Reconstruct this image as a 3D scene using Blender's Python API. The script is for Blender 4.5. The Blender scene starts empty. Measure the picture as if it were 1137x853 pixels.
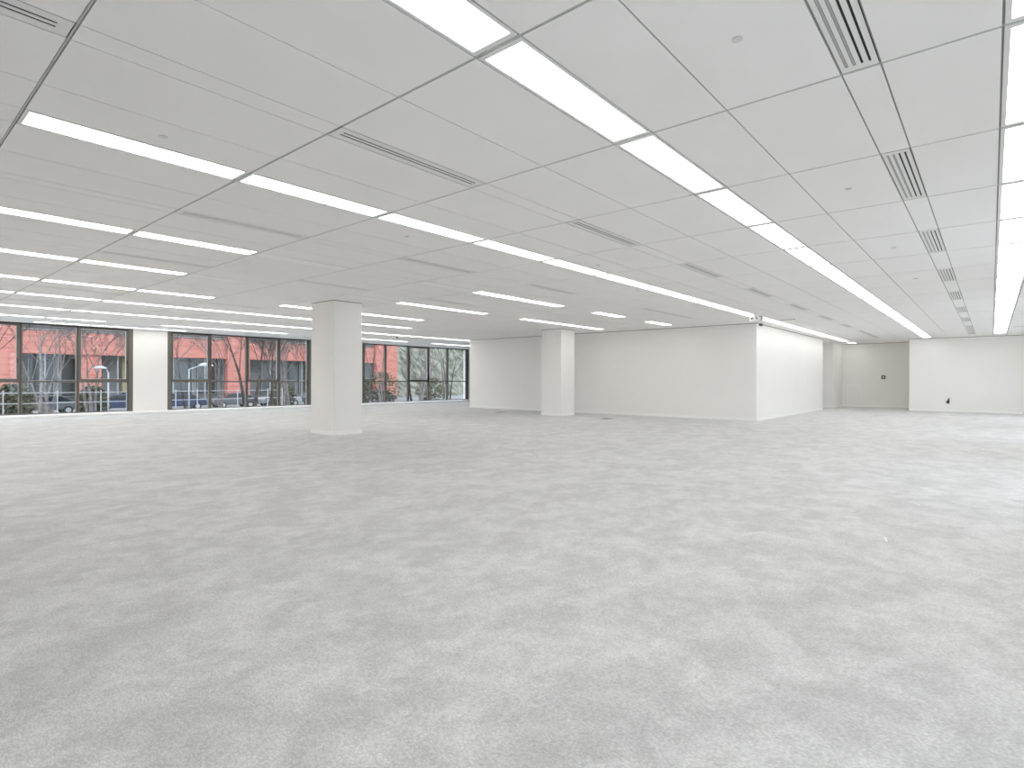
import bpy, bmesh, math, random
from mathutils import Vector, Matrix
random.seed(7)
G = 1.35                      # ceiling module in metres
U0 = 0.49375
CAMZ = 0.847 * G
CEIL = (0.847 + 1.1846) * G
def X(u): return (u + U0) * G          # depth along the light runs
def Y(v): return -v * G                # towards the window wall
C = bpy.context.scene.collection

# ------------------------------------------------------------------ materials
def mat(name, col, rough=0.6, metal=0.0, spec=0.5, emit=None, estr=1.0):
    m = bpy.data.materials.new(name); m.use_nodes = True
    b = m.node_tree.nodes['Principled BSDF']
    b.inputs['Base Color'].default_value = (*col, 1)
    b.inputs['Roughness'].default_value = rough
    b.inputs['Metallic'].default_value = metal
    b.inputs['Specular IOR Level'].default_value = spec
    if emit:
        b.inputs['Emission Color'].default_value = (*emit, 1)
        b.inputs['Emission Strength'].default_value = estr
    return m
def noisy(name, c1, c2, scale=4, detail=4, rough=0.85, lo=0.35, hi=0.65, bump=0.0, spec=0.3, stretch=(1, 1, 1)):
    m = mat(name, c1, rough, spec=spec); nt = m.node_tree; N, Lk = nt.nodes, nt.links
    b = N['Principled BSDF']
    tc = N.new('ShaderNodeTexCoord'); mp = N.new('ShaderNodeMapping'); mp.inputs['Scale'].default_value = stretch
    n = N.new('ShaderNodeTexNoise'); n.inputs['Scale'].default_value = scale; n.inputs['Detail'].default_value = detail
    r = N.new('ShaderNodeValToRGB')
    r.color_ramp.elements[0].position = lo; r.color_ramp.elements[1].position = hi
    r.color_ramp.elements[0].color = (*c1, 1); r.color_ramp.elements[1].color = (*c2, 1)
    Lk.new(tc.outputs['Object'], mp.inputs['Vector']); Lk.new(mp.outputs[0], n.inputs['Vector'])
    Lk.new(n.outputs['Fac'], r.inputs['Fac']); Lk.new(r.outputs['Color'], b.inputs['Base Color'])
    if bump:
        bp = N.new('ShaderNodeBump'); bp.inputs['Strength'].default_value = bump; bp.inputs['Distance'].default_value = 0.01
        Lk.new(n.outputs['Fac'], bp.inputs['Height']); Lk.new(bp.outputs[0], b.inputs['Normal'])
    return m
M = {}
M['panel'] = noisy('ceiling_panel', (0.91, 0.905, 0.90), (0.925, 0.92, 0.915), 1.5, 2, 0.6)
M['rail'] = mat('ceiling_rail', (0.50, 0.50, 0.495), 0.5)
M['gap'] = mat('ceiling_gap', (0.16, 0.16, 0.16), 0.8)
M['wall'] = noisy('wall_paint', (0.87, 0.856, 0.832), (0.885, 0.871, 0.847), 0.9, 3, 0.7)
M['skirt'] = mat('skirting_paint', (0.92, 0.915, 0.90), 0.45)
M['tray'] = mat('light_tray', (0.80, 0.81, 0.80), 0.5)
M['lamp'] = mat('light_diffuser', (0.9, 0.9, 0.89), 0.4, emit=(1.0, 0.985, 0.955), estr=6.5)
M['lampdim'] = mat('light_diffuser_dimmed', (0.9, 0.9, 0.89), 0.4, emit=(1.0, 0.985, 0.955), estr=5.2)
M['lamplow'] = mat('light_diffuser_low', (0.9, 0.9, 0.89), 0.4, emit=(1.0, 0.985, 0.955), estr=4.5)
M['joint'] = mat('ceiling_joint', (0.30, 0.30, 0.295), 0.7)
M['lampoff'] = mat('light_diffuser_off', (0.96, 0.96, 0.955), 0.3)
M['white'] = mat('white_metal', (0.82, 0.82, 0.815), 0.45)
M['blade'] = mat('grey_blade', (0.42, 0.42, 0.42), 0.5)
M['black'] = mat('matt_black', (0.012, 0.012, 0.012), 0.6)
M['dark'] = mat('dark_plastic', (0.05, 0.05, 0.05), 0.5)
M['sprink'] = mat('sprinkler_disc', (0.74, 0.74, 0.73), 0.4)
M['alu'] = mat('window_bronze', (0.155, 0.140, 0.122), 0.42, 0.35)
M['aludark'] = mat('window_gasket', (0.045, 0.042, 0.038), 0.5)
M['alulight'] = mat('window_sash_edge', (0.42, 0.42, 0.41), 0.4, 0.2)
M['floorbox'] = mat('floor_box_lid', (0.18, 0.165, 0.15), 0.6)
M['paper'] = mat('white_scrap', (0.9, 0.9, 0.9), 0.5)
M['signgreen'] = mat('sign_dark_green', (0.03, 0.08, 0.05), 0.5)
# glass: thin pane that lets light straight through with a weak reflection
g = bpy.data.materials.new('window_glass'); g.use_nodes = True; nt = g.node_tree; nt.nodes.clear()
o_ = nt.nodes.new('ShaderNodeOutputMaterial'); tr = nt.nodes.new('ShaderNodeBsdfTransparent'); gl = nt.nodes.new('ShaderNodeBsdfGlossy')
gl.inputs['Roughness'].default_value = 0.02; tr.inputs['Color'].default_value = (0.94, 0.96, 0.96, 1)
lw = nt.nodes.new('ShaderNodeLayerWeight'); lw.inputs['Blend'].default_value = 0.5
pw = nt.nodes.new('ShaderNodeMath'); pw.operation = 'POWER'; pw.inputs[1].default_value = 5; nt.links.new(lw.outputs['Facing'], pw.inputs[0])
fr = nt.nodes.new('ShaderNodeMath'); fr.operation = 'MULTIPLY_ADD'; fr.inputs[1].default_value = 0.9; fr.inputs[2].default_value = 0.02; nt.links.new(pw.outputs[0], fr.inputs[0]); mx = nt.nodes.new('ShaderNodeMixShader')
nt.links.new(fr.outputs[0], mx.inputs[0]); nt.links.new(tr.outputs[0], mx.inputs[1]); nt.links.new(gl.outputs[0], mx.inputs[2])
nt.links.new(mx.outputs[0], o_.inputs[0]); M['glass'] = g
# carpet
def carpet():
    m = mat('carpet', (0.5, 0.5, 0.49), 0.95, spec=0.15); nt = m.node_tree; N, Lk = nt.nodes, nt.links; b = N['Principled BSDF']; b.inputs['Sheen Weight'].default_value = 0.25; b.inputs['Sheen Roughness'].default_value = 0.5
    tc = N.new('ShaderNodeTexCoord')
    def noise(scale, detail, rough=0.5, st=(1, 1, 1), rot=0):
        mp = N.new('ShaderNodeMapping'); mp.inputs['Scale'].default_value = st; mp.inputs['Rotation'].default_value = (0, 0, rot)
        n = N.new('ShaderNodeTexNoise'); n.inputs['Scale'].default_value = scale; n.inputs['Detail'].default_value = detail
        n.inputs['Roughness'].default_value = rough; n.inputs['Distortion'].default_value = 0.4
        Lk.new(tc.outputs['Object'], mp.inputs['Vector']); Lk.new(mp.outputs[0], n.inputs['Vector']); return n.outputs['Fac']
    def ramp(fac, lo, hi, a, b_):
        r = N.new('ShaderNodeMapRange'); r.inputs['From Min'].default_value = lo; r.inputs['From Max'].default_value = hi
        r.inputs['To Min'].default_value = a; r.inputs['To Max'].default_value = b_; Lk.new(fac, r.inputs['Value']); return r.outputs[0]
    def mul(a, c):
        q = N.new('ShaderNodeMath'); q.operation = 'MULTIPLY'; Lk.new(a, q.inputs[0]); Lk.new(c, q.inputs[1]); return q.outputs[0]
    cloud = ramp(noise(2.1, 6, 0.62, (1, 1.25, 1), 0.3), 0.43, 0.57, 0.885, 1.015)
    patch = ramp(noise(6.5, 5, 0.7), 0.42, 0.60, 0.925, 1.045)
    big = ramp(noise(0.35, 2, 0.5), 0.35, 0.65, 0.975, 1.02)
    # carpet planks, each with its own slight tone
    br = N.new('ShaderNodeTexBrick'); br.inputs['Scale'].default_value = 1.0; br.inputs['Brick Width'].default_value = 1.0
    br.inputs['Row Height'].default_value = 0.25; br.inputs['Mortar Size'].default_value = 0.0
    br.inputs['Color1'].default_value = (0.0, 0.0, 0.0, 1); br.inputs['Color2'].default_value = (1, 1, 1, 1)
    Lk.new(tc.outputs['Object'], br.inputs['Vector'])
    sep = N.new('ShaderNodeSeparateColor'); Lk.new(br.outputs['Color'], sep.inputs[0])
    tone = ramp(sep.outputs[0], 0, 1, 0.98, 1.015)
    loops = N.new('ShaderNodeTexVoronoi'); loops.inputs['Scale'].default_value = 150
    mp = N.new('ShaderNodeMapping'); mp.inputs['Scale'].default_value = (1, 0.55, 1); Lk.new(tc.outputs['Object'], mp.inputs['Vector']); Lk.new(mp.outputs[0], loops.inputs['Vector'])
    loop = ramp(loops.outputs['Distance'], 0.0, 0.75, 1.09, 0.82)
    fine = ramp(noise(70, 4, 0.8), 0.32, 0.68, 0.88, 1.10)
    v = mul(mul(mul(mul(mul(cloud, patch), big), tone), loop), fine)
    mixc = N.new('ShaderNodeMix'); mixc.data_type = 'RGBA'; mixc.blend_type = 'MULTIPLY'; mixc.inputs[0].default_value = 1
    mixc.inputs[6].default_value = (0.675, 0.668, 0.656, 1)
    cmb = N.new('ShaderNodeCombineColor'); [Lk.new(v, cmb.inputs[i]) for i in range(3)]
    Lk.new(cmb.outputs[0], mixc.inputs[7]); Lk.new(mixc.outputs[2], b.inputs['Base Color'])
    bp = N.new('ShaderNodeBump'); bp.inputs['Strength'].default_value = 0.25; bp.inputs['Distance'].default_value = 0.004
    Lk.new(loops.outputs['Distance'], bp.inputs['Height']); bp.invert = True; Lk.new(bp.outputs[0], b.inputs['Normal'])
    return m
M['carpet'] = carpet()
def brick():
    m = mat('red_brick', (0.6, 0.2, 0.15), 0.85, spec=0.2); nt = m.node_tree; N, Lk = nt.nodes, nt.links; b = N['Principled BSDF']
    tc = N.new('ShaderNodeTexCoord'); mp = N.new('ShaderNodeMapping'); mp.inputs['Rotation'].default_value = (math.radians(90), 0, 0)
    br = N.new('ShaderNodeTexBrick'); br.inputs['Scale'].default_value = 1.0; br.inputs['Brick Width'].default_value = 0.9; br.inputs['Row Height'].default_value = 0.3
    br.inputs['Mortar Size'].default_value = 0.02
    br.inputs['Color1'].default_value = (0.47, 0.165, 0.13, 1); br.inputs['Color2'].default_value = (0.56, 0.225, 0.18, 1); br.inputs['Mortar'].default_value = (0.42, 0.27, 0.23, 1)
    Lk.new(tc.outputs['Object'], mp.inputs['Vector']); Lk.new(mp.outputs[0], br.inputs['Vector']); Lk.new(br.outputs['Color'], b.inputs['Base Color'])
    return m
M['brick'] = brick()
M['pavement'] = noisy('pavement', (0.15, 0.155, 0.16), (0.22, 0.225, 0.225), 0.25, 6, 0.9)
M['ground_bounce'] = noisy('bounce_paving', (0.70, 0.69, 0.67), (0.76, 0.75, 0.73), 0.5, 3, 0.9)  # kept very pale so the unseen ground reflects daylight up to the ceiling
M['grass'] = noisy('grass', (0.13, 0.15, 0.08), (0.22, 0.23, 0.15), 1.2, 8, 0.95)
M['hill'] = noisy('wooded_bank', (0.055, 0.06, 0.04), (0.22, 0.215, 0.18), 0.7, 10, 0.95, stretch=(1.6, 1, 0.5))
M['concrete'] = noisy('facade_grey', (0.17, 0.175, 0.17), (0.25, 0.25, 0.245), 0.6, 6, 0.8)
M['louvre'] = mat('facade_louvre', (0.28, 0.28, 0.28), 0.6)
M['fglass'] = mat('facade_glass', (0.06, 0.07, 0.07), 0.15)
M['cream'] = mat('facade_cream', (0.34, 0.28, 0.16), 0.8)
M['bark'] = noisy('bark', (0.045, 0.035, 0.03), (0.09, 0.075, 0.065), 6, 6, 0.95)
M['palebark'] = noisy('pale_bark', (0.13, 0.115, 0.11), (0.24, 0.215, 0.205), 5, 6, 0.95)
M['leaf'] = noisy('evergreen', (0.05, 0.055, 0.03), (0.13, 0.13, 0.085), 3, 5, 0.9)
M['post'] = mat('white_post', (0.42, 0.43, 0.45), 0.4)
M['navy'] = mat('car_navy', (0.035, 0.045, 0.10), 0.25)
M['silver'] = mat('car_silver', (0.45, 0.46, 0.48), 0.3, 0.3)
M['cgrey'] = mat('car_grey', (0.10, 0.105, 0.11), 0.3)
M['carglass'] = mat('car_glass', (0.02, 0.025, 0.03), 0.1)
M['tyre'] = mat('tyre', (0.02, 0.02, 0.02), 0.8)
M['beige'] = mat('thermostat', (0.6, 0.6, 0.58), 0.5)

# ------------------------------------------------------------------ mesh helpers
class MB:
    def __init__(s, mats): s.bm = bmesh.new(); s.mats = mats
    def box(s, x0, x1, y0, y1, z0, z1, mi=0):
        x0, x1 = min(x0, x1), max(x0, x1); y0, y1 = min(y0, y1), max(y0, y1); z0, z1 = min(z0, z1), max(z0, z1)
        v = [s.bm.verts.new(p) for p in ((x0,y0,z0),(x1,y0,z0),(x1,y1,z0),(x0,y1,z0),(x0,y0,z1),(x1,y0,z1),(x1,y1,z1),(x0,y1,z1))]
        for q in ((3,2,1,0),(4,5,6,7),(0,1,5,4),(1,2,6,5),(2,3,7,6),(3,0,4,7)):
            f = s.bm.faces.new([v[i] for i in q]); f.material_index = mi
    def poly(s, pts, mi=0):
        f = s.bm.faces.new([s.bm.verts.new(p) for p in pts]); f.material_index = mi
    def cyl(s, a, b, r0, r1=None, n=16, mi=0, cap=True):
        r1 = r0 if r1 is None else r1
        a, b = Vector(a), Vector(b); d = (b - a).normalized()
        t = Vector((0, 0, 1)) if abs(d.z) < 0.9 else Vector((1, 0, 0))
        p = d.cross(t).normalized(); q = d.cross(p)
        ra = [s.bm.verts.new(a + (p*math.cos(2*math.pi*i/n) + q*math.sin(2*math.pi*i/n))*r0) for i in range(n)]
        rb = [s.bm.verts.new(b + (p*math.cos(2*math.pi*i/n) + q*math.sin(2*math.pi*i/n))*r1) for i in range(n)]
        for i in range(n):
            f = s.bm.faces.new((ra[i], ra[(i+1) % n], rb[(i+1) % n], rb[i])); f.material_index = mi; f.smooth = True
        if cap:
            s.bm.faces.new(ra[::-1]).material_index = mi; s.bm.faces.new(rb).material_index = mi
    def prism(s, pts, y0, y1, mi=0):      # xz outline extruded along y
        a = [s.bm.verts.new((x, y0, z)) for x, z in pts]; b = [s.bm.verts.new((x, y1, z)) for x, z in pts]; n = len(pts)
        s.bm.faces.new(a).material_index = mi; s.bm.faces.new(b[::-1]).material_index = mi
        for i in range(n): s.bm.faces.new((a[i], b[i], b[(i+1) % n], a[(i+1) % n])).material_index = mi
    def build(s, name, parent=None, loc=(0, 0, 0), bevel=0):
        bmesh.ops.recalc_face_normals(s.bm, faces=s.bm.faces)
        me = bpy.data.meshes.new(name); s.bm.to_mesh(me); s.bm.free()
        for m in s.mats: me.materials.append(M[m])
        o = bpy.data.objects.new(name, me); C.objects.link(o); o.location = loc
        if parent: o.parent = parent
        if bevel:
            b = o.modifiers.new('bevel', 'BEVEL'); b.width = bevel; b.segments = 2; b.limit_method = 'ANGLE'
        return o
def tag(o, label, cat, group=None, kind=None):
    o['label'] = label; o['category'] = cat
    if group: o['group'] = group
    if kind: o['kind'] = kind
    return o
def struct(o, label=None, cat=None):
    o['kind'] = 'structure'
    if label: o['label'] = label
    if cat: o['category'] = cat
    return o
def empty(name, loc=(0, 0, 0), rz=0):
    o = bpy.data.objects.new(name, None); C.objects.link(o); o.location = loc; o.rotation_euler = (0, 0, rz); o.empty_display_size = 0.1
    return o
def copy_tree(o, parent=None):
    c = o.copy(); C.objects.link(c)
    if parent: c.parent = parent
    for ch in list(o.children): copy_tree(ch, c)
    return c
ORD = ['first','second','third','fourth','fifth','sixth','seventh','eighth','ninth','tenth','eleventh','twelfth','thirteenth',
       'fourteenth','fifteenth','sixteenth','seventeenth','eighteenth','nineteenth','twentieth','twenty-first','twenty-second']

# ------------------------------------------------------------------ room shell
UB, UE = -4.0, 20.6          # back and far walls
VL, VR = -15.75, 1.65        # window wall and right wall
m = MB(['carpet']); m.box(X(UB)-.3, X(UE)+.3, Y(VR)-.3, Y(VL)+.45, -0.2, 0.0); struct(m.build('floor'), 'light grey mottled carpet floor', 'floor')

# core block with the recess, pier and far walls
m = MB(['wall'])
m.box(X(11.65), X(17.65), Y(-12.0), Y(-3.70), 0, CEIL+.05); struct(m.build('wall_core'), 'white wall block standing inside the room behind the far column', 'wall')
m = MB(['wall']); m.box(X(17.65), X(19.3), Y(-12.0), Y(-4.7), 0, CEIL+.05); m.box(X(19.3), X(20.6), Y(-12.0), Y(-3.72), 0, CEIL+.05)
struct(m.build('wall_recess'), 'white pier and recess beside the far alcove', 'wall')
m = MB(['wall']); m.box(X(UE), X(UE)+.25, Y(VL), Y(-1.78), 0, CEIL+.05); struct(m.build('wall_alcove'), 'shaded back wall of the far alcove', 'wall')
m = MB(['wall']); m.box(X(19.0), X(UE)+.25, Y(-1.78), Y(VR), 0, CEIL+.05); struct(m.build('wall_far'), 'white wall at the far right end with one socket', 'wall')
m = MB(['wall']); m.box(X(UB)-.25, X(UB), Y(VR), Y(VL), 0, CEIL+.05); struct(m.build('wall_back'), 'white wall behind the viewpoint', 'wall')

# skirting boards (8 cm, 1.2 cm proud)
def skirt(name, segs):
    m = MB(['skirt'])
    for x0, x1, y0, y1 in segs: m.box(x0, x1, y0, y1, 0, 0.08)
    struct(m.build(name))
t = 0.014
skirt('baseboard_core', [(X(11.65)-t, X(11.65), Y(-3.70)-t, Y(-12.0)), (X(11.65)-t, X(17.65), Y(-3.70)-t, Y(-3.70))])
skirt('baseboard_recess', [(X(17.65), X(19.3), Y(-4.7)-t, Y(-4.7)), (X(19.3)-t, X(19.3), Y(-3.72)-t, Y(-4.7)-t), (X(19.3)-t, X(UE), Y(-3.72)-t, Y(-3.72))])
skirt('baseboard_alcove', [(X(UE)-t, X(UE), Y(-1.78), Y(-3.72)-t)])
skirt('baseboard_far', [(X(19.0)-t, X(19.0), Y(VR), Y(-1.78)+t), (X(19.0), X(UE)-t, Y(-1.78), Y(-1.78)+t)])
# shadow joint where the walls meet the ceiling
m = MB(['gap'])
for x0, x1, y0, y1 in [(X(11.65)-.006, X(11.65), Y(-3.70), Y(-12.0)), (X(11.65)-.006, X(17.65), Y(-3.70)-.006, Y(-3.70)),
                       (X(19.0)-.006, X(19.0), Y(VR), Y(-1.78)), (X(UE)-.006, X(UE), Y(-1.78), Y(-3.72))]:
    m.box(x0, x1, y0, y1, CEIL-.012, CEIL+.004)
struct(m.build('trim_1'), 'thin dark shadow joint along the top of the walls', 'trim')

# ---- window wall
SILL, HEAD, TRANS = 0.078, CEIL, CAMZ - 0.08*G
W1 = (-2.05, 3.935); W2 = (4.68, 8.60); W3 = (10.43, 15.38)
m = MB(['wall'])
for a, b in ((UB, W1[0]), (W1[1], W2[0]), (W2[1], W3[0]), (W3[1], UE)):
    m.box(X(a), X(b), Y(VL), Y(VL)+.40, 0, CEIL+.05)
for a, b in (W1, W2, W3):
    m.box(X(a), X(b), Y(VL), Y(VL)+.40, 0, SILL)
struct(m.build('wall_left'), 'white window wall with plain pillars between the windows', 'wall')
m = MB(['skirt']); m.box(X(UB), X(UE), Y(VL)-.014, Y(VL), 0, SILL); struct(m.build('baseboard_left'))

m = MB(['skirt']); m.box(X(UB), X(UE), Y(VL)-.55, Y(VL)-.014, 0, SILL-.004); struct(m.build('trim_2', bevel=.006), 'low white casing along the foot of the window wall', 'trim')
def window(num, u0, u1, mulls, sashes, label, V=VL, sgn=1):
    """bronze aluminium window: outer frame, mullions, transoms, opening sashes and panes"""
    root = struct(empty('window_%d' % num, (X((u0+u1)/2), Y(V)+sgn*.06, SILL)), label, 'window')
    ox, oy, oz = root.location
    def bx(m, x0, x1, d0, d1, z0, z1, mi=0): m.box(x0-ox, x1-ox, sgn*d0 - sgn*.06, sgn*d1 - sgn*.06, z0-oz, z1-oz, mi)
    x0, x1 = X(u0), X(u1); jw = 0.125; top = 0.045
    m = MB(['alu', 'aludark'])
    bx(m, x0, x0+jw, .0, .12, SILL, HEAD); bx(m, x1-jw, x1, .0, .12, SILL, HEAD)
    bx(m, x0+jw, x1-jw, .02, .12, HEAD-top, HEAD, 1); bx(m, x0+jw, x1-jw, .03, .12, SILL, SILL+.03)
    bx(m, x0+jw, x0+jw+.02, .015, .12, SILL, HEAD-top, 1); bx(m, x1-jw-.02, x1-jw, .015, .12, SILL, HEAD-top, 1)
    m.build('window_frame', root)
    edges = [x0+jw] + [X(u) for u in mulls] + [x1-jw]; hw = .042
    for u in mulls:
        x = X(u); mm = MB(['alu', 'aludark']); bx(mm, x-hw, x+hw, .015, .12, SILL+.03, HEAD-top); bx(mm, x-.008, x+.008, .009, .015, SILL+.03, HEAD-top, 1)
        mm.build('mullion', root)
    for i in range(len(edges)-1):
        a = edges[i] + (hw if i else .02); b = edges[i+1] - (hw if i < len(edges)-2 else .02)
        mm = MB(['alu']); bx(mm, a, b, .03, .12, TRANS-.022, TRANS+.022); mm.build('transom', root)
        g_ = MB(['glass']); bx(g_, a, b, .075, .081, SILL+.03, TRANS-.022); g_.build('pane', root)
        if i in sashes:
            s = MB(['alu', 'alulight']); w = .06
            bx(s, a, a+w*.6, .02, .095, TRANS+.022, HEAD-top); bx(s, b-w*.6, b, .02, .095, TRANS+.022, HEAD-top)
            bx(s, a+w*.6, b-w*.6, .02, .095, TRANS+.022, TRANS+.022+w); bx(s, a+w*.6, b-w*.6, .02, .095, HEAD-top-w*.6, HEAD-top)
            e = .014; A, B, Z0, Z1 = a+w*.6, b-w*.6, TRANS+.022+w, HEAD-top-w*.6
            bx(s, A, A+e, .03, .09, Z0, Z1, 1); bx(s, B-e, B, .03, .09, Z0, Z1, 1); bx(s, A+e, B-e, .03, .09, Z0, Z0+e, 1); bx(s, A+e, B-e, .03, .09, Z1-e, Z1, 1)
            so = s.build('sash', root)
            hd = MB(['aludark']); bx(hd, b-.03, b-.012, .0, .02, TRANS+.55, TRANS+.69); bx(hd, b-.034, b-.008, -.02, .0, TRANS+.61, TRANS+.63); hd.build('handle', so)
            p = MB(['glass']); bx(p, A+e, B-e, .06, .066, Z0+e, Z1-e); p.build('pane', so)
        else:
            p = MB(['glass']); bx(p, a, b, .075, .081, TRANS+.022, HEAD-top); p.build('pane', root)
    return root
window(1, *W1, [-1.1, -.12, .88, 1.87, 2.86], {0, 3, 5}, 'bronze framed window at the left edge, cut off by the picture')
window(2, *W2, [5.70, 6.67, 7.60], {0, 2}, 'bronze framed four-bay window left of the near column')
window(3, *W3, [11.38, 12.37, 13.31, 14.26], {2}, 'bronze framed five-bay window right of the near column')

# ---- right wall with its own windows (outside the frame; daylight enters here)
RW = [(-1.5, 1.5), (4.0, 7.0), (9.5, 12.5), (14.5, 17.5)]
m = MB(['wall']); prev = UB
for a, b in RW + [(19.0, None)]:
    m.box(X(prev), X(a), Y(VR)-.30, Y(VR), 0, CEIL+.05)
    if b is not None: m.box(X(a), X(b), Y(VR)-.30, Y(VR), 0, SILL); prev = b
struct(m.build('wall_right'), 'white wall with windows beside the viewpoint', 'wall')
for i, (a, b) in enumerate(RW):
    window(4+i, a, b, [a+1, a+2], {0, 2}, 'bronze framed window in the right-hand wall', VR, -1)

# ------------------------------------------------------------------ ceiling: metal panels on a grid
LIGHT = {'A': (-1.451, -1.238), 'R': (0.027, 0.290), 'B': (-3.460, -3.245), 'C': (-5.430, -5.215), 'D': (-7.100, -6.890), 'E': (-8.840, -8.625),
         'F': (-10.435, -10.220), 'H': (-12.325, -12.110), 'I': (-14.22, -14.01), 'J': (-15.47, -15.27)}
VENT = {'p': (-0.446, -0.317), 'q': (-2.456, -2.329), 's': (-4.455, -4.330), 't': (-6.400, -6.275), 'u': (-9.40, -9.275), 'v': (-11.30, -11.175)}
plain = [VR, .75, -.888, -1.90, -2.912, -3.915, -4.89, -5.92, -7.70, -8.10, -9.85, -10.75, -11.75, -13.1, -14.75, VL]
bounds = sorted(set(plain + [v for p in list(LIGHT.values()) + list(VENT.values()) for v in p]), reverse=True)
lit = {'A': range(-1, 19), 'R': range(-1, 18), 'B': list(range(0, 19)) + [19.7], 'C': [-3, -2, -1, 0, 1, 5, 6, 8, 10], 'D': [-3, -2, -1, 0, 1, 5, 6, 8, 9, 10],
       'E': [-3, -2, -1, 0, 1, 2, 4, 5, 6], 'F': range(-3, 8), 'H': range(-3, 12), 'I': [-3, -2, -1, 0, 1, 2, 4, 5, 6, 8, 9, 10, 12, 13], 'J': [-3, -2, -1, 0, 2, 3, 4]}
off = {'C': [2, 4], 'D': [2, 4], 'E': [], 'A': [], 'R': [], 'B': [], 'F': [], 'H': [], 'I': [], 'J': []}
vents = {'p': [-1, 1, 3, 5, 7, 9, 11, 13, 15, 16, 17], 'q': [-1, 1, 3, 5, 7, 9, 11, 13, 15, 16, 17], 's': [1, 3, 5, 8, 9], 't': [1, 3, 5], 'u': [1, 3], 'v': [1, 3]}
GX, GY, TH = 0.018, 0.0085, 0.014
m = MB(['panel', 'rail', 'gap', 'joint'])
name_of = {v: k for k, v in list(LIGHT.items()) + list(VENT.items())}
US = list(range(int(UB), 21)) + [UE]
for i in range(len(US)-1):
    u0, u1 = US[i], US[i+1]
    for a, b in zip(bounds[:-1], bounds[1:]):
        k = name_of.get((b, a))
        if k in lit and (u0 in lit[k] or u0 in off[k] or (k == 'B' and u0 in (19, 20))): continue
        if k in vents and u0 in vents[k]: continue
        m.box(X(u0)+GX/2, X(u1)-GX/2, Y(a)+GY/2, Y(b)-GY/2, CEIL, CEIL+TH, 0)
    m.box(X(u0)-.005, X(u0)+.005, Y(VR), Y(VL), CEIL+.003, CEIL+TH, 1)
m.box(X(UB), X(UE), Y(VR), Y(VL)+.4, CEIL+TH+.05, CEIL+TH+.15, 2)
for v in bounds[1:-1]: m.box(X(UB), X(UE), Y(v)-.003, Y(v)+.003, CEIL+.007, CEIL+TH, 3)
m.box(X(19)+GX/2, X(19.62), Y(-3.245)+GY/2, Y(-3.46)-GY/2, CEIL, CEIL+TH, 0); m.box(X(20.36), X(20.6), Y(-3.245)+GY/2, Y(-3.46)-GY/2, CEIL, CEIL+TH, 0)
struct(m.build('ceiling'), 'suspended ceiling of large pale grey metal panels', 'ceiling')

RUN = {'A': 'wide bright run from top centre, counted from the viewer', 'R': 'bright run along the right edge, counted from the viewer', 'B': 'long unbroken run passing the white block, from the left',
       'C': 'broken run nearest the long one, from the left', 'D': 'second broken run beyond the long one, from the left', 'E': 'run whose end hides behind the near column, from the left',
       'F': 'run ending just right of the near column, from the left', 'H': 'long thin run third from the windows, from the left', 'I': 'thin run second from the windows, from the left', 'J': 'short last run against the windows, from the left'}
def make_light(L, W, on, lm='lamp'):
    root = empty('ceiling_light'); fx = .008 if W > .3 else .004
    m = MB(['tray', 'gap']); z = 0.0; mx_, my_ = .022, .018
    if lm == 'lampdim': mx_ = .032
    if W > .3: my_ = .022
    for x0, x1, y0, y1 in ((-L/2, L/2, -W/2, -W/2+my_), (-L/2, L/2, W/2-my_, W/2), (-L/2, -L/2+mx_, -W/2+my_, W/2-my_), (L/2-mx_, L/2, -W/2+my_, W/2-my_)):
        m.box(x0, x1, y0, y1, z, z+.03)
    m.box(-L/2, L/2, -W/2, W/2, z+.045, z+.055); m.build('frame', root)
    d = MB([lm if on else 'lampoff']); zz = z+.006 if on else z-.002; d.box(-L/2+mx_, L/2-mx_, -W/2+my_, W/2-my_, zz, zz+.012); d.build('diffuser', root)
    return root
protos = {}
def place_light(k, u0, u1, on, label, group):
    v0, v1 = LIGHT[k]; L = (u1-u0)*G - GX - .004; W = (v1-v0)*G - GY - .004
    lm = 'lamplow' if k == 'B' else 'lampdim' if k in 'AR' else 'lamp'; key = (round(L, 3), round(W, 3), on, lm)
    if key not in protos: r = protos[key] = make_light(L, W, on, lm)
    else: r = copy_tree(protos[key])
    r.location = (X((u0+u1)/2), Y((v0+v1)/2), CEIL); tag(r, label, 'ceiling light', group)
FIRST = {'A': 0, 'R': 1, 'B': 0, 'C': 0, 'D': 0, 'E': 0, 'F': 0, 'H': 1, 'I': 1, 'J': 2}
for k in LIGHT:
    seen = [c for c in lit[k] if c >= FIRST[k]]
    for c in lit[k]:
        e = c + 1
        if k == 'B' and c == 19.7: a, e = 19.62, 20.36
        else: a = c
        if k == 'A' and c == 18: e = 18.68
        if k == 'B' and c == 18: e = 19.0
        if c in seen:
            lab = '%s lit panel of the %s' % (ORD[seen.index(c)], RUN[k]); grp = 'lit ceiling panels, ' + RUN[k].split(',')[0]
            if c == 19.7: lab = 'short lit panel alone in the ceiling over the far alcove'
        else: lab = 'added lit panel %s view in the %s' % ('behind' if k in 'AR' else 'left of', RUN[k].split(',')[0]); grp = 'added lit panels out of the picture, ' + RUN[k].split(',')[0]  # unseen panels, added to brighten the left side and the near end
        place_light(k, a, e, True, lab, grp)
    for j, c in enumerate(off[k]):
        place_light(k, c, c+1, False, 'unlit pale panel filling the %s gap of the %s' % (ORD[j], RUN[k].split(',')[0]), 'unlit ceiling panels')
# fill the short rest of row A next to the far wall and the rest of the alcove run
m = MB(['panel']); m.box(X(18.68)+.01, X(19.0), Y(LIGHT['A'][1])+GY/2, Y(LIGHT['A'][0])-GY/2, CEIL, CEIL+TH); struct(m.build('ceiling_infill'))

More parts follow.
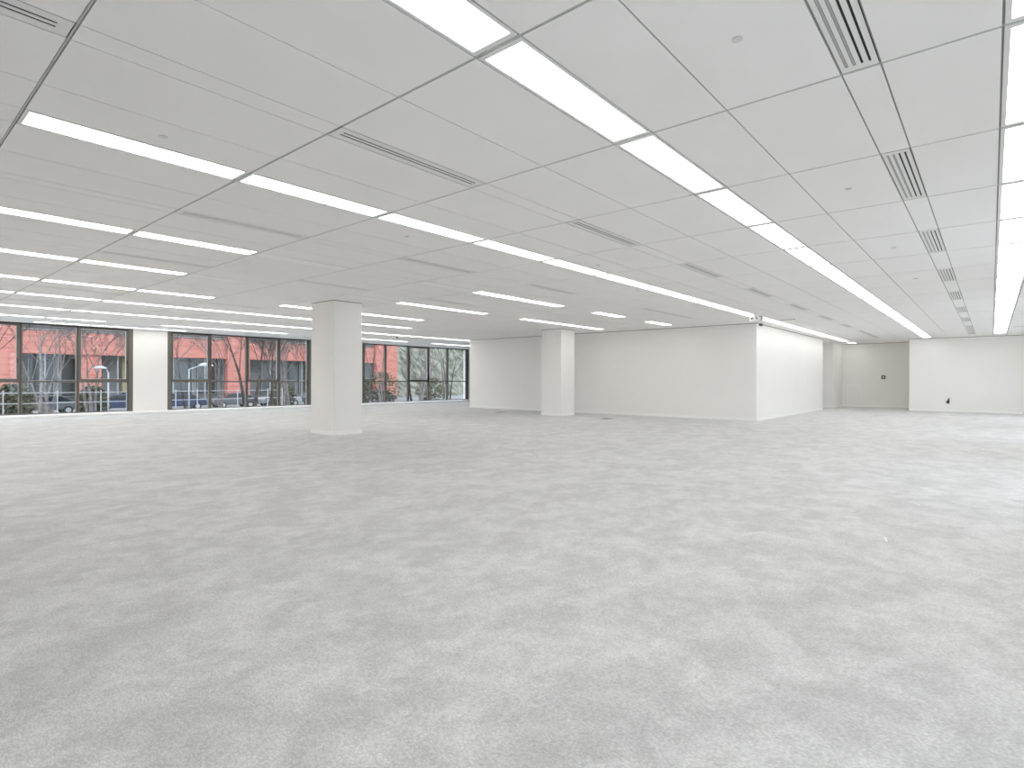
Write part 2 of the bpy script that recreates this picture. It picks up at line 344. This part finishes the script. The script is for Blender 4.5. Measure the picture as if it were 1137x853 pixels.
# ---- linear air diffusers
def make_vent(L, W, wide):
    root = empty('air_diffuser')
    if wide: offs, hw = [-.050, -.016, .018, .052], .0070
    else: offs, hw = [-.019, .019], .0080
    m = MB(['white', 'black']); prev = -W/2; ex = .05; th = .003
    for j, o in enumerate(offs):
        h_ = hw - (.0015 if wide and j < 2 else 0); m.box(-L/2+ex, L/2-ex, prev, o-h_, 0, th); prev = o+h_
    m.box(-L/2+ex, L/2-ex, prev, W/2, 0, th)
    m.box(-L/2, -L/2+ex, -W/2, W/2, 0, th); m.box(L/2-ex, L/2, -W/2, W/2, 0, th)
    m.build('face_plate', root)
    c = MB(['black']); c.box(-L/2+ex*.8, L/2-ex*.8, -W/2+.004, W/2-.004, .006, .05); c.build('air_box', root)
    if wide:
        for o in offs[2:]:
            b = MB(['blade']); b.box(-L/2+ex, L/2-ex, o-hw*.7, o+hw*.8, .001, .0025); b.build('blade', root)
    return root
VRUN = {'p': 'four-slot strip near the right edge', 'q': 'strip between the long light runs', 's': 'strip left of the long unbroken run',
        't': 'strip between the two broken light runs', 'u': 'strip left of the near column', 'v': 'thin strip close to the windows'}
vp = {}
for k, cells in vents.items():
    v0, v1 = VENT[k]; W = (v1-v0)*G - GY - .004; L = G - GX - .004; wide = k == 'p'; seen = [c for c in cells if c >= (1 if k == 'p' else -1)]
    for c in cells:
        key = (wide, round(W, 3))
        if key not in vp: r = vp[key] = make_vent(L, W, wide)
        else: r = copy_tree(vp[key])
        r.location = (X(c+.5), Y((v0+v1)/2), CEIL+.001)
        if c in seen: lab = '%s slotted diffuser from the near end of the %s' % (ORD[seen.index(c)], VRUN[k])
        else: lab = 'slotted air diffuser overhead behind the viewer'
        tag(r, lab, 'air vent', 'air diffusers in the ' + VRUN[k])

# ---- sprinkler cover discs
SP = [(.50, -3.09, 'at upper left by the long run'), (1.50, -.675, 'near the top of the picture'),
      (3.50, -.675, 'beside the four-slot strip, second nearest'), (5.52, -.665, 'beside the four-slot strip, third nearest'),
      (7.5, -.67, 'beside the four-slot strip, fourth nearest'), (4.5, -3.09, 'by the long run middle'), (2.5, -3.7, 'left of the long run')]
sp0 = None
for u, v, w in SP:
    if sp0 is None:
        m = MB(['sprink']); m.cyl((0, 0, -.003), (0, 0, .003), .024, n=32); m.cyl((0, 0, -.0045), (0, 0, -.003), .019, n=32); r = sp0 = m.build('sprinkler_cover')
    else: r = copy_tree(sp0)
    r.location = (X(u), Y(v), CEIL-.003)
    tag(r, 'small round sprinkler cover flush with the ceiling, ' + w, 'sprinkler', 'sprinkler covers')

# ---- small ceiling items
root = empty('exit_sign', (X(10.05), Y(-3.215), CEIL - .005)); tag(root, 'small white escape sign with dark symbols hanging beside the long light run', 'exit sign')
m = MB(['white']); m.box(-.02, .02, -.06, .06, -.035, .005); m.build('ceiling_mount', root)
m = MB(['white']); m.box(-.016, .016, -.15, .15, -.155, -.035); m.build('sign_panel', root, bevel=.004)
m = MB(['signgreen'])
sx = -.019
def flat(pts): m.poly([(sx, y, z) for y, z in pts])
flat([(.135, -.095), (.095, -.060), (.095, -.083), (.060, -.083), (.060, -.107), (.095, -.107), (.095, -.130)])          # arrow
flat([(-.055, -.050), (-.125, -.050), (-.125, -.145), (-.055, -.145), (-.055, -.135), (-.110, -.135), (-.110, -.060), (-.055, -.060)])  # door
pts = [(math.cos(a)*.010 + .006, math.sin(a)*.010 - .060) for a in [i*math.pi/5 for i in range(10)]]; flat(pts)           # running figure
flat([(.010, -.073), (-.012, -.073), (-.020, -.110), (.002, -.110)])
flat([(.010, -.075), (.030, -.088), (.027, -.095), (.006, -.085)]); flat([(-.010, -.078), (-.034, -.092), (-.030, -.098), (-.010, -.088)])
flat([(-.018, -.108), (-.008, -.108), (-.030, -.128), (-.048, -.140), (-.052, -.134), (-.036, -.122)]); flat([(-.006, -.108), (.002, -.108), (.016, -.126), (.012, -.146), (.004, -.146), (.006, -.128)])
m.build('pictogram', root)
root = empty('corner_sensor', (X(11.85), Y(-3.66), CEIL - .045)); tag(root, 'small dark sensor box high on the corner of the white block', 'sensor')
m = MB(['dark']); m.box(-.05, .05, -.02, .05*0+.055-.001, -.02, .03); m.build('housing', root, bevel=.006); m = MB(['black']); m.cyl((0, -.026, .004), (0, -.02, .004), .013); m.build('lens', root)
root = empty('motion_detector', (X(9.51), Y(-12.77), CEIL)); tag(root, 'dark motion detector on the ceiling before the five-bay window', 'sensor')
m = MB(['dark']); m.cyl((0, 0, -.012), (0, 0, 0), .05, n=24); m.build('base', root); m = MB(['black']); m.cyl((0, 0, -.045), (0, 0, -.012), .022, .04, n=24); m.build('lens', root)
root = empty('hanging_sensor', (X(18.3), Y(-3.60), CEIL)); tag(root, 'thin white probe hanging from the ceiling before the recess', 'sensor')
m = MB(['white']); m.cyl((0, 0, -.01), (0, 0, 0), .04, n=20); m.build('rose', root); m = MB(['white']); m.cyl((0, 0, -.17), (0, 0, -.01), .012, n=12); m.build('stem', root)
# slot in the far cross joint and pale access flap at the right end
m = MB(['dark']); m.box(X(11.34), X(11.40), Y(-2.90), Y(-3.17), CEIL-.004, CEIL); tag(m.build('slot_outlet'), 'thin dark slot across the ceiling beyond the escape sign', 'air vent')
root = empty('access_panel', (X(16.8), Y(.98), CEIL)); tag(root, 'pale flat panel in the ceiling right of the edge light run', 'panel')
m = MB(['skirt']); m.box(-.85*G, .85*G, -.62*G, .62*G, -.010, 0); m.build('leaf', root); m = MB(['rail']); m.box(-.88*G, -.85*G, -.62*G, .62*G, -.014, 0); m.build('edge_trim', root)

# ------------------------------------------------------------------ columns
def column(u, v, s, s2, label):
    root = empty('column', (X(u)+s/2, Y(v)+s2/2, 0)); tag(root, label, 'column', 'square white columns')
    m = MB(['wall']); m.box(-s/2, s/2, -s2/2, s2/2, 0, CEIL); m.build('shaft', root, bevel=.004)
    m = MB(['skirt']); t = .014
    m.box(-s/2-t, s/2+t, -s2/2-t, -s2/2, 0, .08); m.box(-s/2-t, s/2+t, s2/2, s2/2+t, 0, .08); m.box(-s/2-t, -s/2, -s2/2, s2/2, 0, .08); m.box(s/2, s/2+t, -s2/2, s2/2, 0, .08)
    m.build('skirting', root)
    m = MB(['gap']); t = .004
    m.box(-s/2-t, s/2+t, -s2/2-t, -s2/2, CEIL-.010, CEIL); m.box(-s/2-t, -s/2, -s2/2, s2/2, CEIL-.010, CEIL); m.build('top_joint', root)
column(4.20, -7.50, .67, .835, 'large square white column nearest the viewpoint, standing between two windows')
column(10.19, -7.60, .74, .77, 'farther square white column standing before the white wall block')

# ------------------------------------------------------------------ wall items
root = empty('wall_hatch', (X(UE), Y(-3.39), CAMZ - .415*G)); tag(root, 'square white hatch low on the back wall of the alcove', 'hatch')
m = MB(['skirt']); w, h = .26, .365
for a in ((-w, w, h-.035, h), (-w, w, -h, -h+.035), (-w, -w+.035, -h+.035, h-.035), (w-.035, w, -h+.035, h-.035)): m.box(-.02, 0, *a)
m.build('frame', root); m = MB(['wall']); m.box(-.010, 0, -w+.045, w-.045, -h+.045, h-.045); m.build('door', root); m = MB(['rail']); m.cyl((-.018, -w+.09, 0), (-.010, -w+.09, 0), .014); m.build('lock', root)
root = empty('call_point', (X(UE), Y(-2.59), CAMZ + .107*G)); tag(root, 'small dark square wall unit on the alcove back wall', 'wall unit')
m = MB(['dark']); m.box(-.03, 0, -.075, .075, -.075, .075); m.build('housing', root, bevel=.008); m = MB(['beige']); m.box(-.035, -.03, -.03, .03, -.03, .03); m.build('button', root)
root = empty('wall_socket', (X(19.0), Y(-.898), CAMZ - .545*G)); tag(root, 'dark socket with a loose plug end on the far right wall', 'socket')
m = MB(['dark']); m.box(-.02, 0, -.035, .055, -.10, .0); m.build('plate', root, bevel=.006)
m = MB(['black']); m.cyl((-.02, .01, -.03), (-.04, -.01, .04), .026, .020, 12); m.cyl((-.04, -.01, .04), (-.03, -.035, .11), .017, .010, 10); m.build('plug', root)

# ------------------------------------------------------------------ floor items
for i, (u, v, lab) in enumerate([(10.42, -9.67, 'dark floor box lid left of the farther column'), (10.15, -6.35, 'thin floor box lid right of the farther column')]):
    root = empty('floor_box', (X(u), Y(v), 0)); tag(root, lab, 'floor box', 'floor boxes')
    m = MB(['rail']); m.box(-.15, .15, -.15, .15, 0, .005); m.build('rim', root); m = MB(['floorbox']); m.box(-.135, .135, -.135, .135, .005, .008); m.build('lid', root)
for u, v, a, L, lab in [(4.25, -.413, .9, .16, 'short white strip lying on the carpet, the farther of two at right'), (3.083, -.429, .25, .13, 'short white strip lying on the carpet, the nearer of two at right')]:
    m = MB(['paper']); n = 8
    for j in range(n):
        x0, x1 = -L/2 + L*j/n, -L/2 + L*(j+1)/n; z0, z1 = .002 + .010*math.sin(math.pi*j/n), .002 + .010*math.sin(math.pi*(j+1)/n)
        b = m.bm; vs = [b.verts.new(p) for p in ((x0, -.006, z0), (x1, -.006, z1), (x1, .006, z1), (x0, .006, z0), (x0, -.006, z0-.002), (x1, -.006, z1-.002), (x1, .006, z1-.002), (x0, .006, z0-.002))]
        for q in ((0,1,2,3),(7,6,5,4),(0,4,5,1),(3,2,6,7)): b.faces.new([vs[i] for i in q])
    r = m.build('white_strip', None, (X(u), Y(v), .001)); r.rotation_euler = (0, 0, a); tag(r, lab, 'litter', 'white strips on the carpet')

# ------------------------------------------------------------------ outside
GZ = -1.7
m = MB(['ground_bounce']); m.box(X(-70), X(110), Y(70), Y(VR)-.35, GZ-.3, GZ); m.box(X(-70), X(UB)-.3, Y(VR)-.35, Y(VL)+.45, GZ-.3, GZ); struct(m.build('ground_bounce'), 'unseen ground beyond the right-hand windows, made pale to bounce daylight inside', 'ground')  # unseen reflecting ground, added to throw daylight onto the ceiling
m = MB(['pavement']); m.box(X(-70), X(110), Y(VL)+.45, Y(-120), GZ-.3, GZ)
struct(m.build('ground'), 'pale grey paving outside the windows', 'ground')
m = MB(['grass']); m.box(X(-10), X(70), Y(-33), Y(-37), GZ, GZ+.12); tag(m.build('grass_verge'), 'strip of winter grass between the fence and the parked cars', 'grass', kind='stuff')

# red brick office building
FV = -50; root = empty('office_building', (X(18), Y(FV), GZ)); tag(root, 'long red brick office building across the yard with grey ground floor', 'building')
def B(mb, u0, u1, d0, d1, z0, z1, mi=0): mb.box(X(u0)-X(18), X(u1)-X(18), d0, d1, z0-GZ, z1-GZ, mi)   # d: depth behind the facade plane
zb, zt = CAMZ+1.70*G, CAMZ+3.28*G
m = MB(['brick']); B(m, -8, 38.6, 0, .5, zb, zt); m.build('brick_band', root)
m = MB(['brick']); B(m, -8, 38.6, 0, .5, zt+3.2, zt+5.4); m.build('brick_band', root)
for a, b in ((-3, 6.9), (20.5, 22.4), (35.75, 38.6)):
    m = MB(['brick']); B(m, a, b, -.25, .6, GZ, zt+5.4); m.build('brick_pier', root)
m = MB(['brick']); B(m, 10.2, 11.6, .2, 1.2, GZ, zb); m.build('brick_pier', root)
m = MB(['concrete']); B(m, -8, 38.6, 2.2, 12, GZ, zb); B(m, -8, 38.6, .6, 12, zt, zt+3.2); B(m, -8, 38.6, .55, 12, zb, zb+.3); m.build('grey_wall', root)
m = MB(['louvre'])
for j in range(9): B(m, -8, 38.6, .35, .5, zt+.12+j*.34, zt+.20+j*.34)
m.build('louvre', root)
u = 7.6
while u < 35:
    if not (20 < u < 22.6 or 9.8 < u < 11.8):
        w = MB(['louvre', 'fglass']); B(w, u, u+1.5, 2.05, 2.2, GZ+1.0, zb-.4, 1); B(w, u, u+.06, 2.0, 2.2, GZ+1, zb-.4); B(w, u+1.44, u+1.5, 2.0, 2.2, GZ+1, zb-.4); B(w, u+.06, u+1.44, 2.0, 2.2, GZ+2.6, GZ+2.68)
        B(w, u+.06, u+1.44, 2.0, 2.2, GZ+1, GZ+1.06); w.build('window', root)
    u += 1.85
w = MB(['louvre', 'fglass']); B(w, 34.3, 35.7, .3, .5, CAMZ+.1*G, zb, 1); B(w, 34.2, 34.3, .2, .6, GZ, zb); B(w, 34.2, 35.75, .2, .6, CAMZ+.03*G, CAMZ+.1*G); w.build('window', root)
for a, b in ((13.2, 15.9), (28.6, 32.6)):
    w = MB(['cream']); B(w, a, b, 1.7, 2.1, GZ+1.4, zb-.1); w.build('cream_panel', root)
m = MB(['louvre'])
for u in (8.3, 12.6, 16.4, 18.8, 24.4, 27.5, 31.0): B(m, u, u+.09, .3, .45, GZ, zb)
m.build('posts', root)['kind'] = 'stuff'
# wooded bank behind the right-hand window
m = MB(['hill']); pr = [(0, GZ), (6, GZ+3.0), (14, GZ+9), (24, GZ+15), (40, GZ+17), (40, GZ-1), (0, GZ-1)]
bm = m.bm; n = 60
rows = []
for i in range(n+1):
    u = 36 + (110-36)*i/n
    rows.append([bm.verts.new((X(u), Y(-54) + d + random.uniform(-1, 1), z + random.uniform(-.4, .8)*(0 < k_ < 5))) for k_, (d, z) in enumerate([(0, GZ), (3, GZ+2), (7, GZ+5.5), (12, GZ+9), (18, GZ+12.5), (26, GZ+15), (40, GZ+16)])])
for i in range(n):
    for j in range(6): bm.faces.new((rows[i][j], rows[i+1][j], rows[i+1][j+1], rows[i][j+1])).smooth = True
struct(m.build('hillside'), 'grey-green wooded bank beyond the yard', 'hill')

# trees -----------------------------------------------------------------
def tree(u, v, h, spread, lean, label, group, bark='bark', levels=4, r0=.12, split=4, seed=1, forks=2):
    rnd = random.Random(seed); m = MB([bark])
    def grow(p, d, L, r, lev):
        k = 5 if lev == 0 else 4; q = p
        for i in range(k):
            wob = .10 if lev < 2 else .22
            d2 = (d + Vector((rnd.uniform(-1, 1), rnd.uniform(-1, 1), rnd.uniform(-.4, .8))) * wob).normalized()
            e = q + d2 * L / k; ra = r * (1 - .16*i); rb = r * (1 - .16*(i+1)); m.cyl(q, e, ra, rb, 7 if lev == 0 else (4 if lev < 3 else 3), cap=False)
            if lev < levels and i >= (2 if lev == 0 else 1 if lev < 3 else 2):
                for _ in range(2 if i == k-1 else 1):
                    ang = rnd.uniform(0, 2*math.pi); side = Vector((math.cos(ang), math.sin(ang), rnd.uniform(.2, .9)))
                    grow(e, (d2 * rnd.uniform(.5, 1.0) + side * spread).normalized(), L * rnd.uniform(.50, .72), max(rb * rnd.uniform(.45, .65), .015), lev + 1)
            q, d = e, d2
    for f in range(forks):
        d = Vector((lean + (rnd.uniform(-.22, .22) if forks > 1 else 0), rnd.uniform(-.2, .2), 1)).normalized()
        grow(Vector((f*.12, 0, -.1)), d, h*.50, r0, 0)
    o = m.build('bare_tree', None, (X(u), Y(v), GZ)); tag(o, label, 'tree', group); return o
T = [(3.55, -24, 9, .55, .05, 'palebark', .10, 1, 'pale bare tree in the left window, left of its second bay'),
     (4.3, -27, 9, .6, .1, 'palebark', .11, 2, 'pale bare tree filling the second bay of the left window'),
     (1.9, -22, 9, .5, 0, 'bark', .09, 2, 'dark bare tree at the far left of the left window'),
     (6.1, -29, 8, .7, -.02, 'palebark', .12, 3, 'pale spreading tree beside the street lamp'),
     (10.6, -31, 10, .5, -.25, 'bark', .10, 1, 'thin dark tree leaning left in the second window'),
     (10.25, -23.5, 11, .35, -.06, 'bark', .13, 2, 'pair of dark trunks leaning before the red brick pier'),
     (11.5, -24, 9, .65, -.02, 'bark', .15, 1, 'dark upright branching tree in the third bay of the middle window'),
     (13.6, -28, 8, .5, .02, 'bark', .08, 2, 'small dark tree behind the branching one'),
     (15.6, -30.5, 8, .5, .0, 'palebark', .09, 3, 'pale thicket tree before the cream wall'),
     (16.3, -29, 9, .45, .03, 'bark', .08, 1, 'slim dark tree at the right end of the middle window'),
     (16.4, -24, 11, .3, .28, 'bark', .09, 1, 'curved dark tree before the brick end of the building'),
     (24.0, -33, 10, .5, .0, 'palebark', .12, 2, 'pale tree just right of the brick building'),
     (25.8, -31, 11, .5, .02, 'palebark', .12, 2, 'pale tree in the middle of the five-bay window'),
     (28.5, -34, 11, .55, .03, 'palebark', .13, 2, 'pale tree in the fourth bay of the five-bay window'),
     (30.5, -33, 10, .5, -.03, 'bark', .10, 2, 'dark tree in the last bay of the five-bay window'),
     (2.9, -31, 9, .5, .0, 'bark', .09, 2, 'dark bare tree set back in the left window'),
     (5.3, -33.5, 9, .55, .05, 'palebark', .10, 2, 'pale bare tree set back left of the street lamp'),
     (7.2, -25, 8, .5, -.08, 'palebark', .09, 2, 'pale bare tree hidden partly by the first pillar'),
     (9.3, -34, 9, .55, .0, 'palebark', .10, 2, 'pale bare tree behind the leaning dark ones'),
     (13.0, -33, 9, .6, .0, 'palebark', .11, 3, 'pale many-stemmed tree before the grey ground floor'),
     (17.6, -35, 9, .6, .0, 'palebark', .11, 3, 'pale many-stemmed tree at the end of the middle window'),
     (22.3, -39, 12, .5, .0, 'bark', .11, 2, 'dark tree where the brick building ends'),
     (32.5, -40, 12, .5, .0, 'bark', .12, 2, 'tall dark tree in front of the wooded bank'),
     (36, -42, 13, .5, 0, 'palebark', .15, 2, 'farther pale tree on the wooded bank'),
     (42, -46, 13, .5, 0, 'palebark', .15, 2, 'farthest pale tree on the wooded bank')]
for i, (u, v, h, sp, ln, bk, r, fk, lab) in enumerate(T):
    tree(u, v, h, sp, ln, lab, 'bare trees outside the windows', bk, 5, r, 3, 10+i, fk)
# evergreen shrubs along the bank
def shrub(u, v, h, w, lab, seed):
    rnd = random.Random(seed); m = MB(['leaf'])
    for i in range(1100):
        a = rnd.uniform(0, 2*math.pi); zz = rnd.random(); rr = w * math.sqrt(rnd.random()) * (math.sin(math.pi*(.12+.8*zz))**.6)
        c = Vector((math.cos(a)*rr, math.sin(a)*rr, zz*h)); s = rnd.uniform(.10, .22)
        p = Vector((rnd.uniform(-1, 1), rnd.uniform(-1, 1), rnd.uniform(-1, 1))).normalized(); q = p.orthogonal().normalized()
        vs = [m.bm.verts.new(c + p*s), m.bm.verts.new(c + q*s*.5), m.bm.verts.new(c - p*s), m.bm.verts.new(c - q*s*.5)]; m.bm.faces.new(vs)
    r = empty('evergreen_shrub', (X(u), Y(v), GZ)); tag(r, lab, 'shrub', 'evergreen shrubs outside'); m.build('foliage', r)
    k = MB(['bark']); k.cyl((0, 0, 0), (.05, 0, h*.7), .07, .03, 8); k.build('stem', r)
shrub(24.5, -37, 3.2, 1.6, 'rounded evergreen shrub right of the brick building', 1)
shrub(28.5, -39, 3.6, 1.9, 'broad evergreen shrub on the left of the wooded bank', 2)
shrub(33.0, -38, 3.0, 1.9, 'broad evergreen shrub at the right end of the bank', 3)
shrub(4.8, -37, 2.4, 1.2, 'low evergreen shrub behind the left window fence', 4)
shrub(8.3, -38, 2.2, 1.1, 'low evergreen shrub by the street lamp', 5)
shrub(20.3, -40, 2.4, 1.3, 'low evergreen shrub beside the red brick pier', 6)

# cars ------------------------------------------------------------------
def make_car(paint):
    root = empty('car')
    b = MB([paint]); L = 2.1
    b.prism([(-2.1, .35), (-2.1, .75), (-1.95, .92), (-1.25, .98), (-.55, 1.02), (1.35, 1.0), (1.95, .92), (2.1, .7), (2.1, .35)], -.85, .85); bo = b.build('body', root, bevel=.06)
    c = MB(['carglass']); c.prism([(-1.2, .97), (-.45, 1.40), (.85, 1.42), (1.65, 1.0)], -.72, .72); c.build('windows', root, bevel=.03)
    r = MB([paint]); r.prism([(-.5, 1.38), (-.35, 1.46), (.8, 1.47), (.95, 1.40)], -.68, .68); r.build('roof', root, bevel=.02)
    for x in (-1.3, 1.3):
        for y in (-.80, .80):
            w = MB(['tyre', 'silver']); w.cyl((x, y-.09, .32), (x, y+.09, .32), .32, n=20); w.cyl((x, y-.10, .32), (x, y+.10, .32), .19, n=16, mi=1); w.build('wheel', root)
    for y in (-.6, .6):
        l = MB(['post']); l.box(-2.12, -2.05, y-.15, y+.15, .62, .76); l.build('headlight', root)
    return root
cp = {}
for u, paint, lab in [(6.9, 'cgrey', 'dark grey car parked behind the left window fence'), (10.4, 'navy', 'navy car parked below the street lamp'), (14.0, 'navy', 'navy car parked in the first bay of the middle window'),
                      (17.6, 'cgrey', 'dark grey car parked left of the red brick pier'), (21.1, 'silver', 'silver car parked behind the branching tree'), (24.7, 'cgrey', 'dark grey car at the right end of the middle window'), (30.4, 'cgrey', 'dark grey car by the brick end of the building')]:
    if paint not in cp: r = cp[paint] = make_car(paint)
    else: r = copy_tree(cp[paint])
    r.location = (X(u), Y(-42), GZ); tag(r, lab, 'car', 'parked cars outside')

# white fence and street lamps --------------------------------------------
FVV = -26; root = empty('white_fence', (X(10), Y(FVV), GZ)); tag(root, 'white rail fence running along the yard outside the windows', 'fence')
for z in (CAMZ-.53*G, CAMZ-.90*G):
    m = MB(['post']); m.box(X(-4)-X(10), X(13)-X(10), -.015, .015, z-GZ-.015, z-GZ+.015); m.build('rail', root)
for u in (-1.6, 0, 1.5, 2.95, 4.44, 5.76, 6.6, 8.36, 9.2, 10.9, 12.3, 13.0):
    m = MB(['post']); m.box(X(u)-X(10)-.018, X(u)-X(10)+.018, -.03, .03, 0, CAMZ-.45*G-GZ); m.build('fence_post', root)
def lamp(u, v, z, arm, label, hs=1.0):
    root = empty('street_lamp', (X(u), Y(v), GZ)); tag(root, label, 'street lamp', 'street lamps outside'); H = z - GZ
    m = MB(['post']); m.cyl((0, 0, 0), (0, 0, .5), .07, .06); m.cyl((0, 0, .5), (0, 0, H), .045, .035); m.build('pole', root)
    m = MB(['post']); q = (0, 0, H)
    for i in range(1, 5):
        a = i/4*math.pi/2; e = (arm*math.sin(a)*.6, 0, H + .25*(1-math.cos(a))*0 + .22*math.sin(a)); m.cyl(q, e, .03, .028, 8); q = e
    m.build('arm', root)
    m = MB(['post', 'lampoff']); s = 1 if arm > 0 else -1; cx = q[0] + s*.32*hs
    n = 14
    rings = [(a_*hs, b_*hs) for a_, b_ in [(.42, -.02), (.40, .05), (.30, .12), (.16, .17), (.03, .19)]]
    vs = [[m.bm.verts.new((cx + r*math.cos(2*math.pi*i/n), r*.7*math.sin(2*math.pi*i/n), q[2] + z_)) for i in range(n)] for r, z_ in rings]
    for a, b in zip(vs[:-1], vs[1:]):
        for i in range(n): m.bm.faces.new((a[i], a[(i+1) % n], b[(i+1) % n], b[i])).smooth = True
    m.bm.faces.new(vs[-1]); m.bm.faces.new(vs[0][::-1]).material_index = 1
    m.build('lamp_head', root)
lamp(6.12, -26.5, CAMZ+.22*G, -.2, 'white street lamp with a rounded hood behind the left window', .75)
lamp(9.05, -26.5, CAMZ+.40*G, 1.0, 'white street lamp with a domed hood behind the middle window')

# ------------------------------------------------------------------ light, world, camera
w = bpy.data.worlds.new('sky'); bpy.context.scene.world = w; w.use_nodes = True; nt = w.node_tree; N, Lk = nt.nodes, nt.links
bg = N['Background']; tc = N.new('ShaderNodeTexCoord'); sp = N.new('ShaderNodeSeparateXYZ'); rp = N.new('ShaderNodeValToRGB')
Lk.new(tc.outputs['Generated'], sp.inputs[0]); Lk.new(sp.outputs['Z'], rp.inputs['Fac']); Lk.new(rp.outputs['Color'], bg.inputs['Color'])
rp.color_ramp.elements[0].position = 0.0; rp.color_ramp.elements[0].color = (.82, .90, 1.02, 1)
rp.color_ramp.elements[1].position = .8; rp.color_ramp.elements[1].color = (.88, .94, 1.04, 1)
bg.inputs['Strength'].default_value = 3.5

sc = bpy.context.scene; sc.cycles.max_bounces = 16; sc.cycles.diffuse_bounces = 14; sc.cycles.transparent_max_bounces = 24
cam = bpy.data.cameras.new('camera'); co = bpy.data.objects.new('camera', cam); C.objects.link(co); sc.camera = co
yaw, roll = .70481, .00302
fw = Vector((math.cos(yaw), math.sin(yaw), 0)); r0 = Vector((math.sin(yaw), -math.cos(yaw), 0)); up = Vector((0, 0, 1))
r = r0*math.cos(roll) + up*math.sin(roll); u_ = up*math.cos(roll) - r0*math.sin(roll)
mt = Matrix((r, u_, -fw)).transposed().to_4x4(); mt.translation = (0, 0, CAMZ); co.matrix_world = mt
cam.sensor_width = 36; cam.lens = 625.96/1137*36; cam.shift_y = -(426.5-421.54)/1137; cam.clip_start = .05; cam.clip_end = 500
sc.view_settings.view_transform = 'Standard'; sc.view_settings.look = 'None'; sc.view_settings.exposure = 0.06; sc.view_settings.gamma = 1; sc.view_settings.use_curve_mapping = False
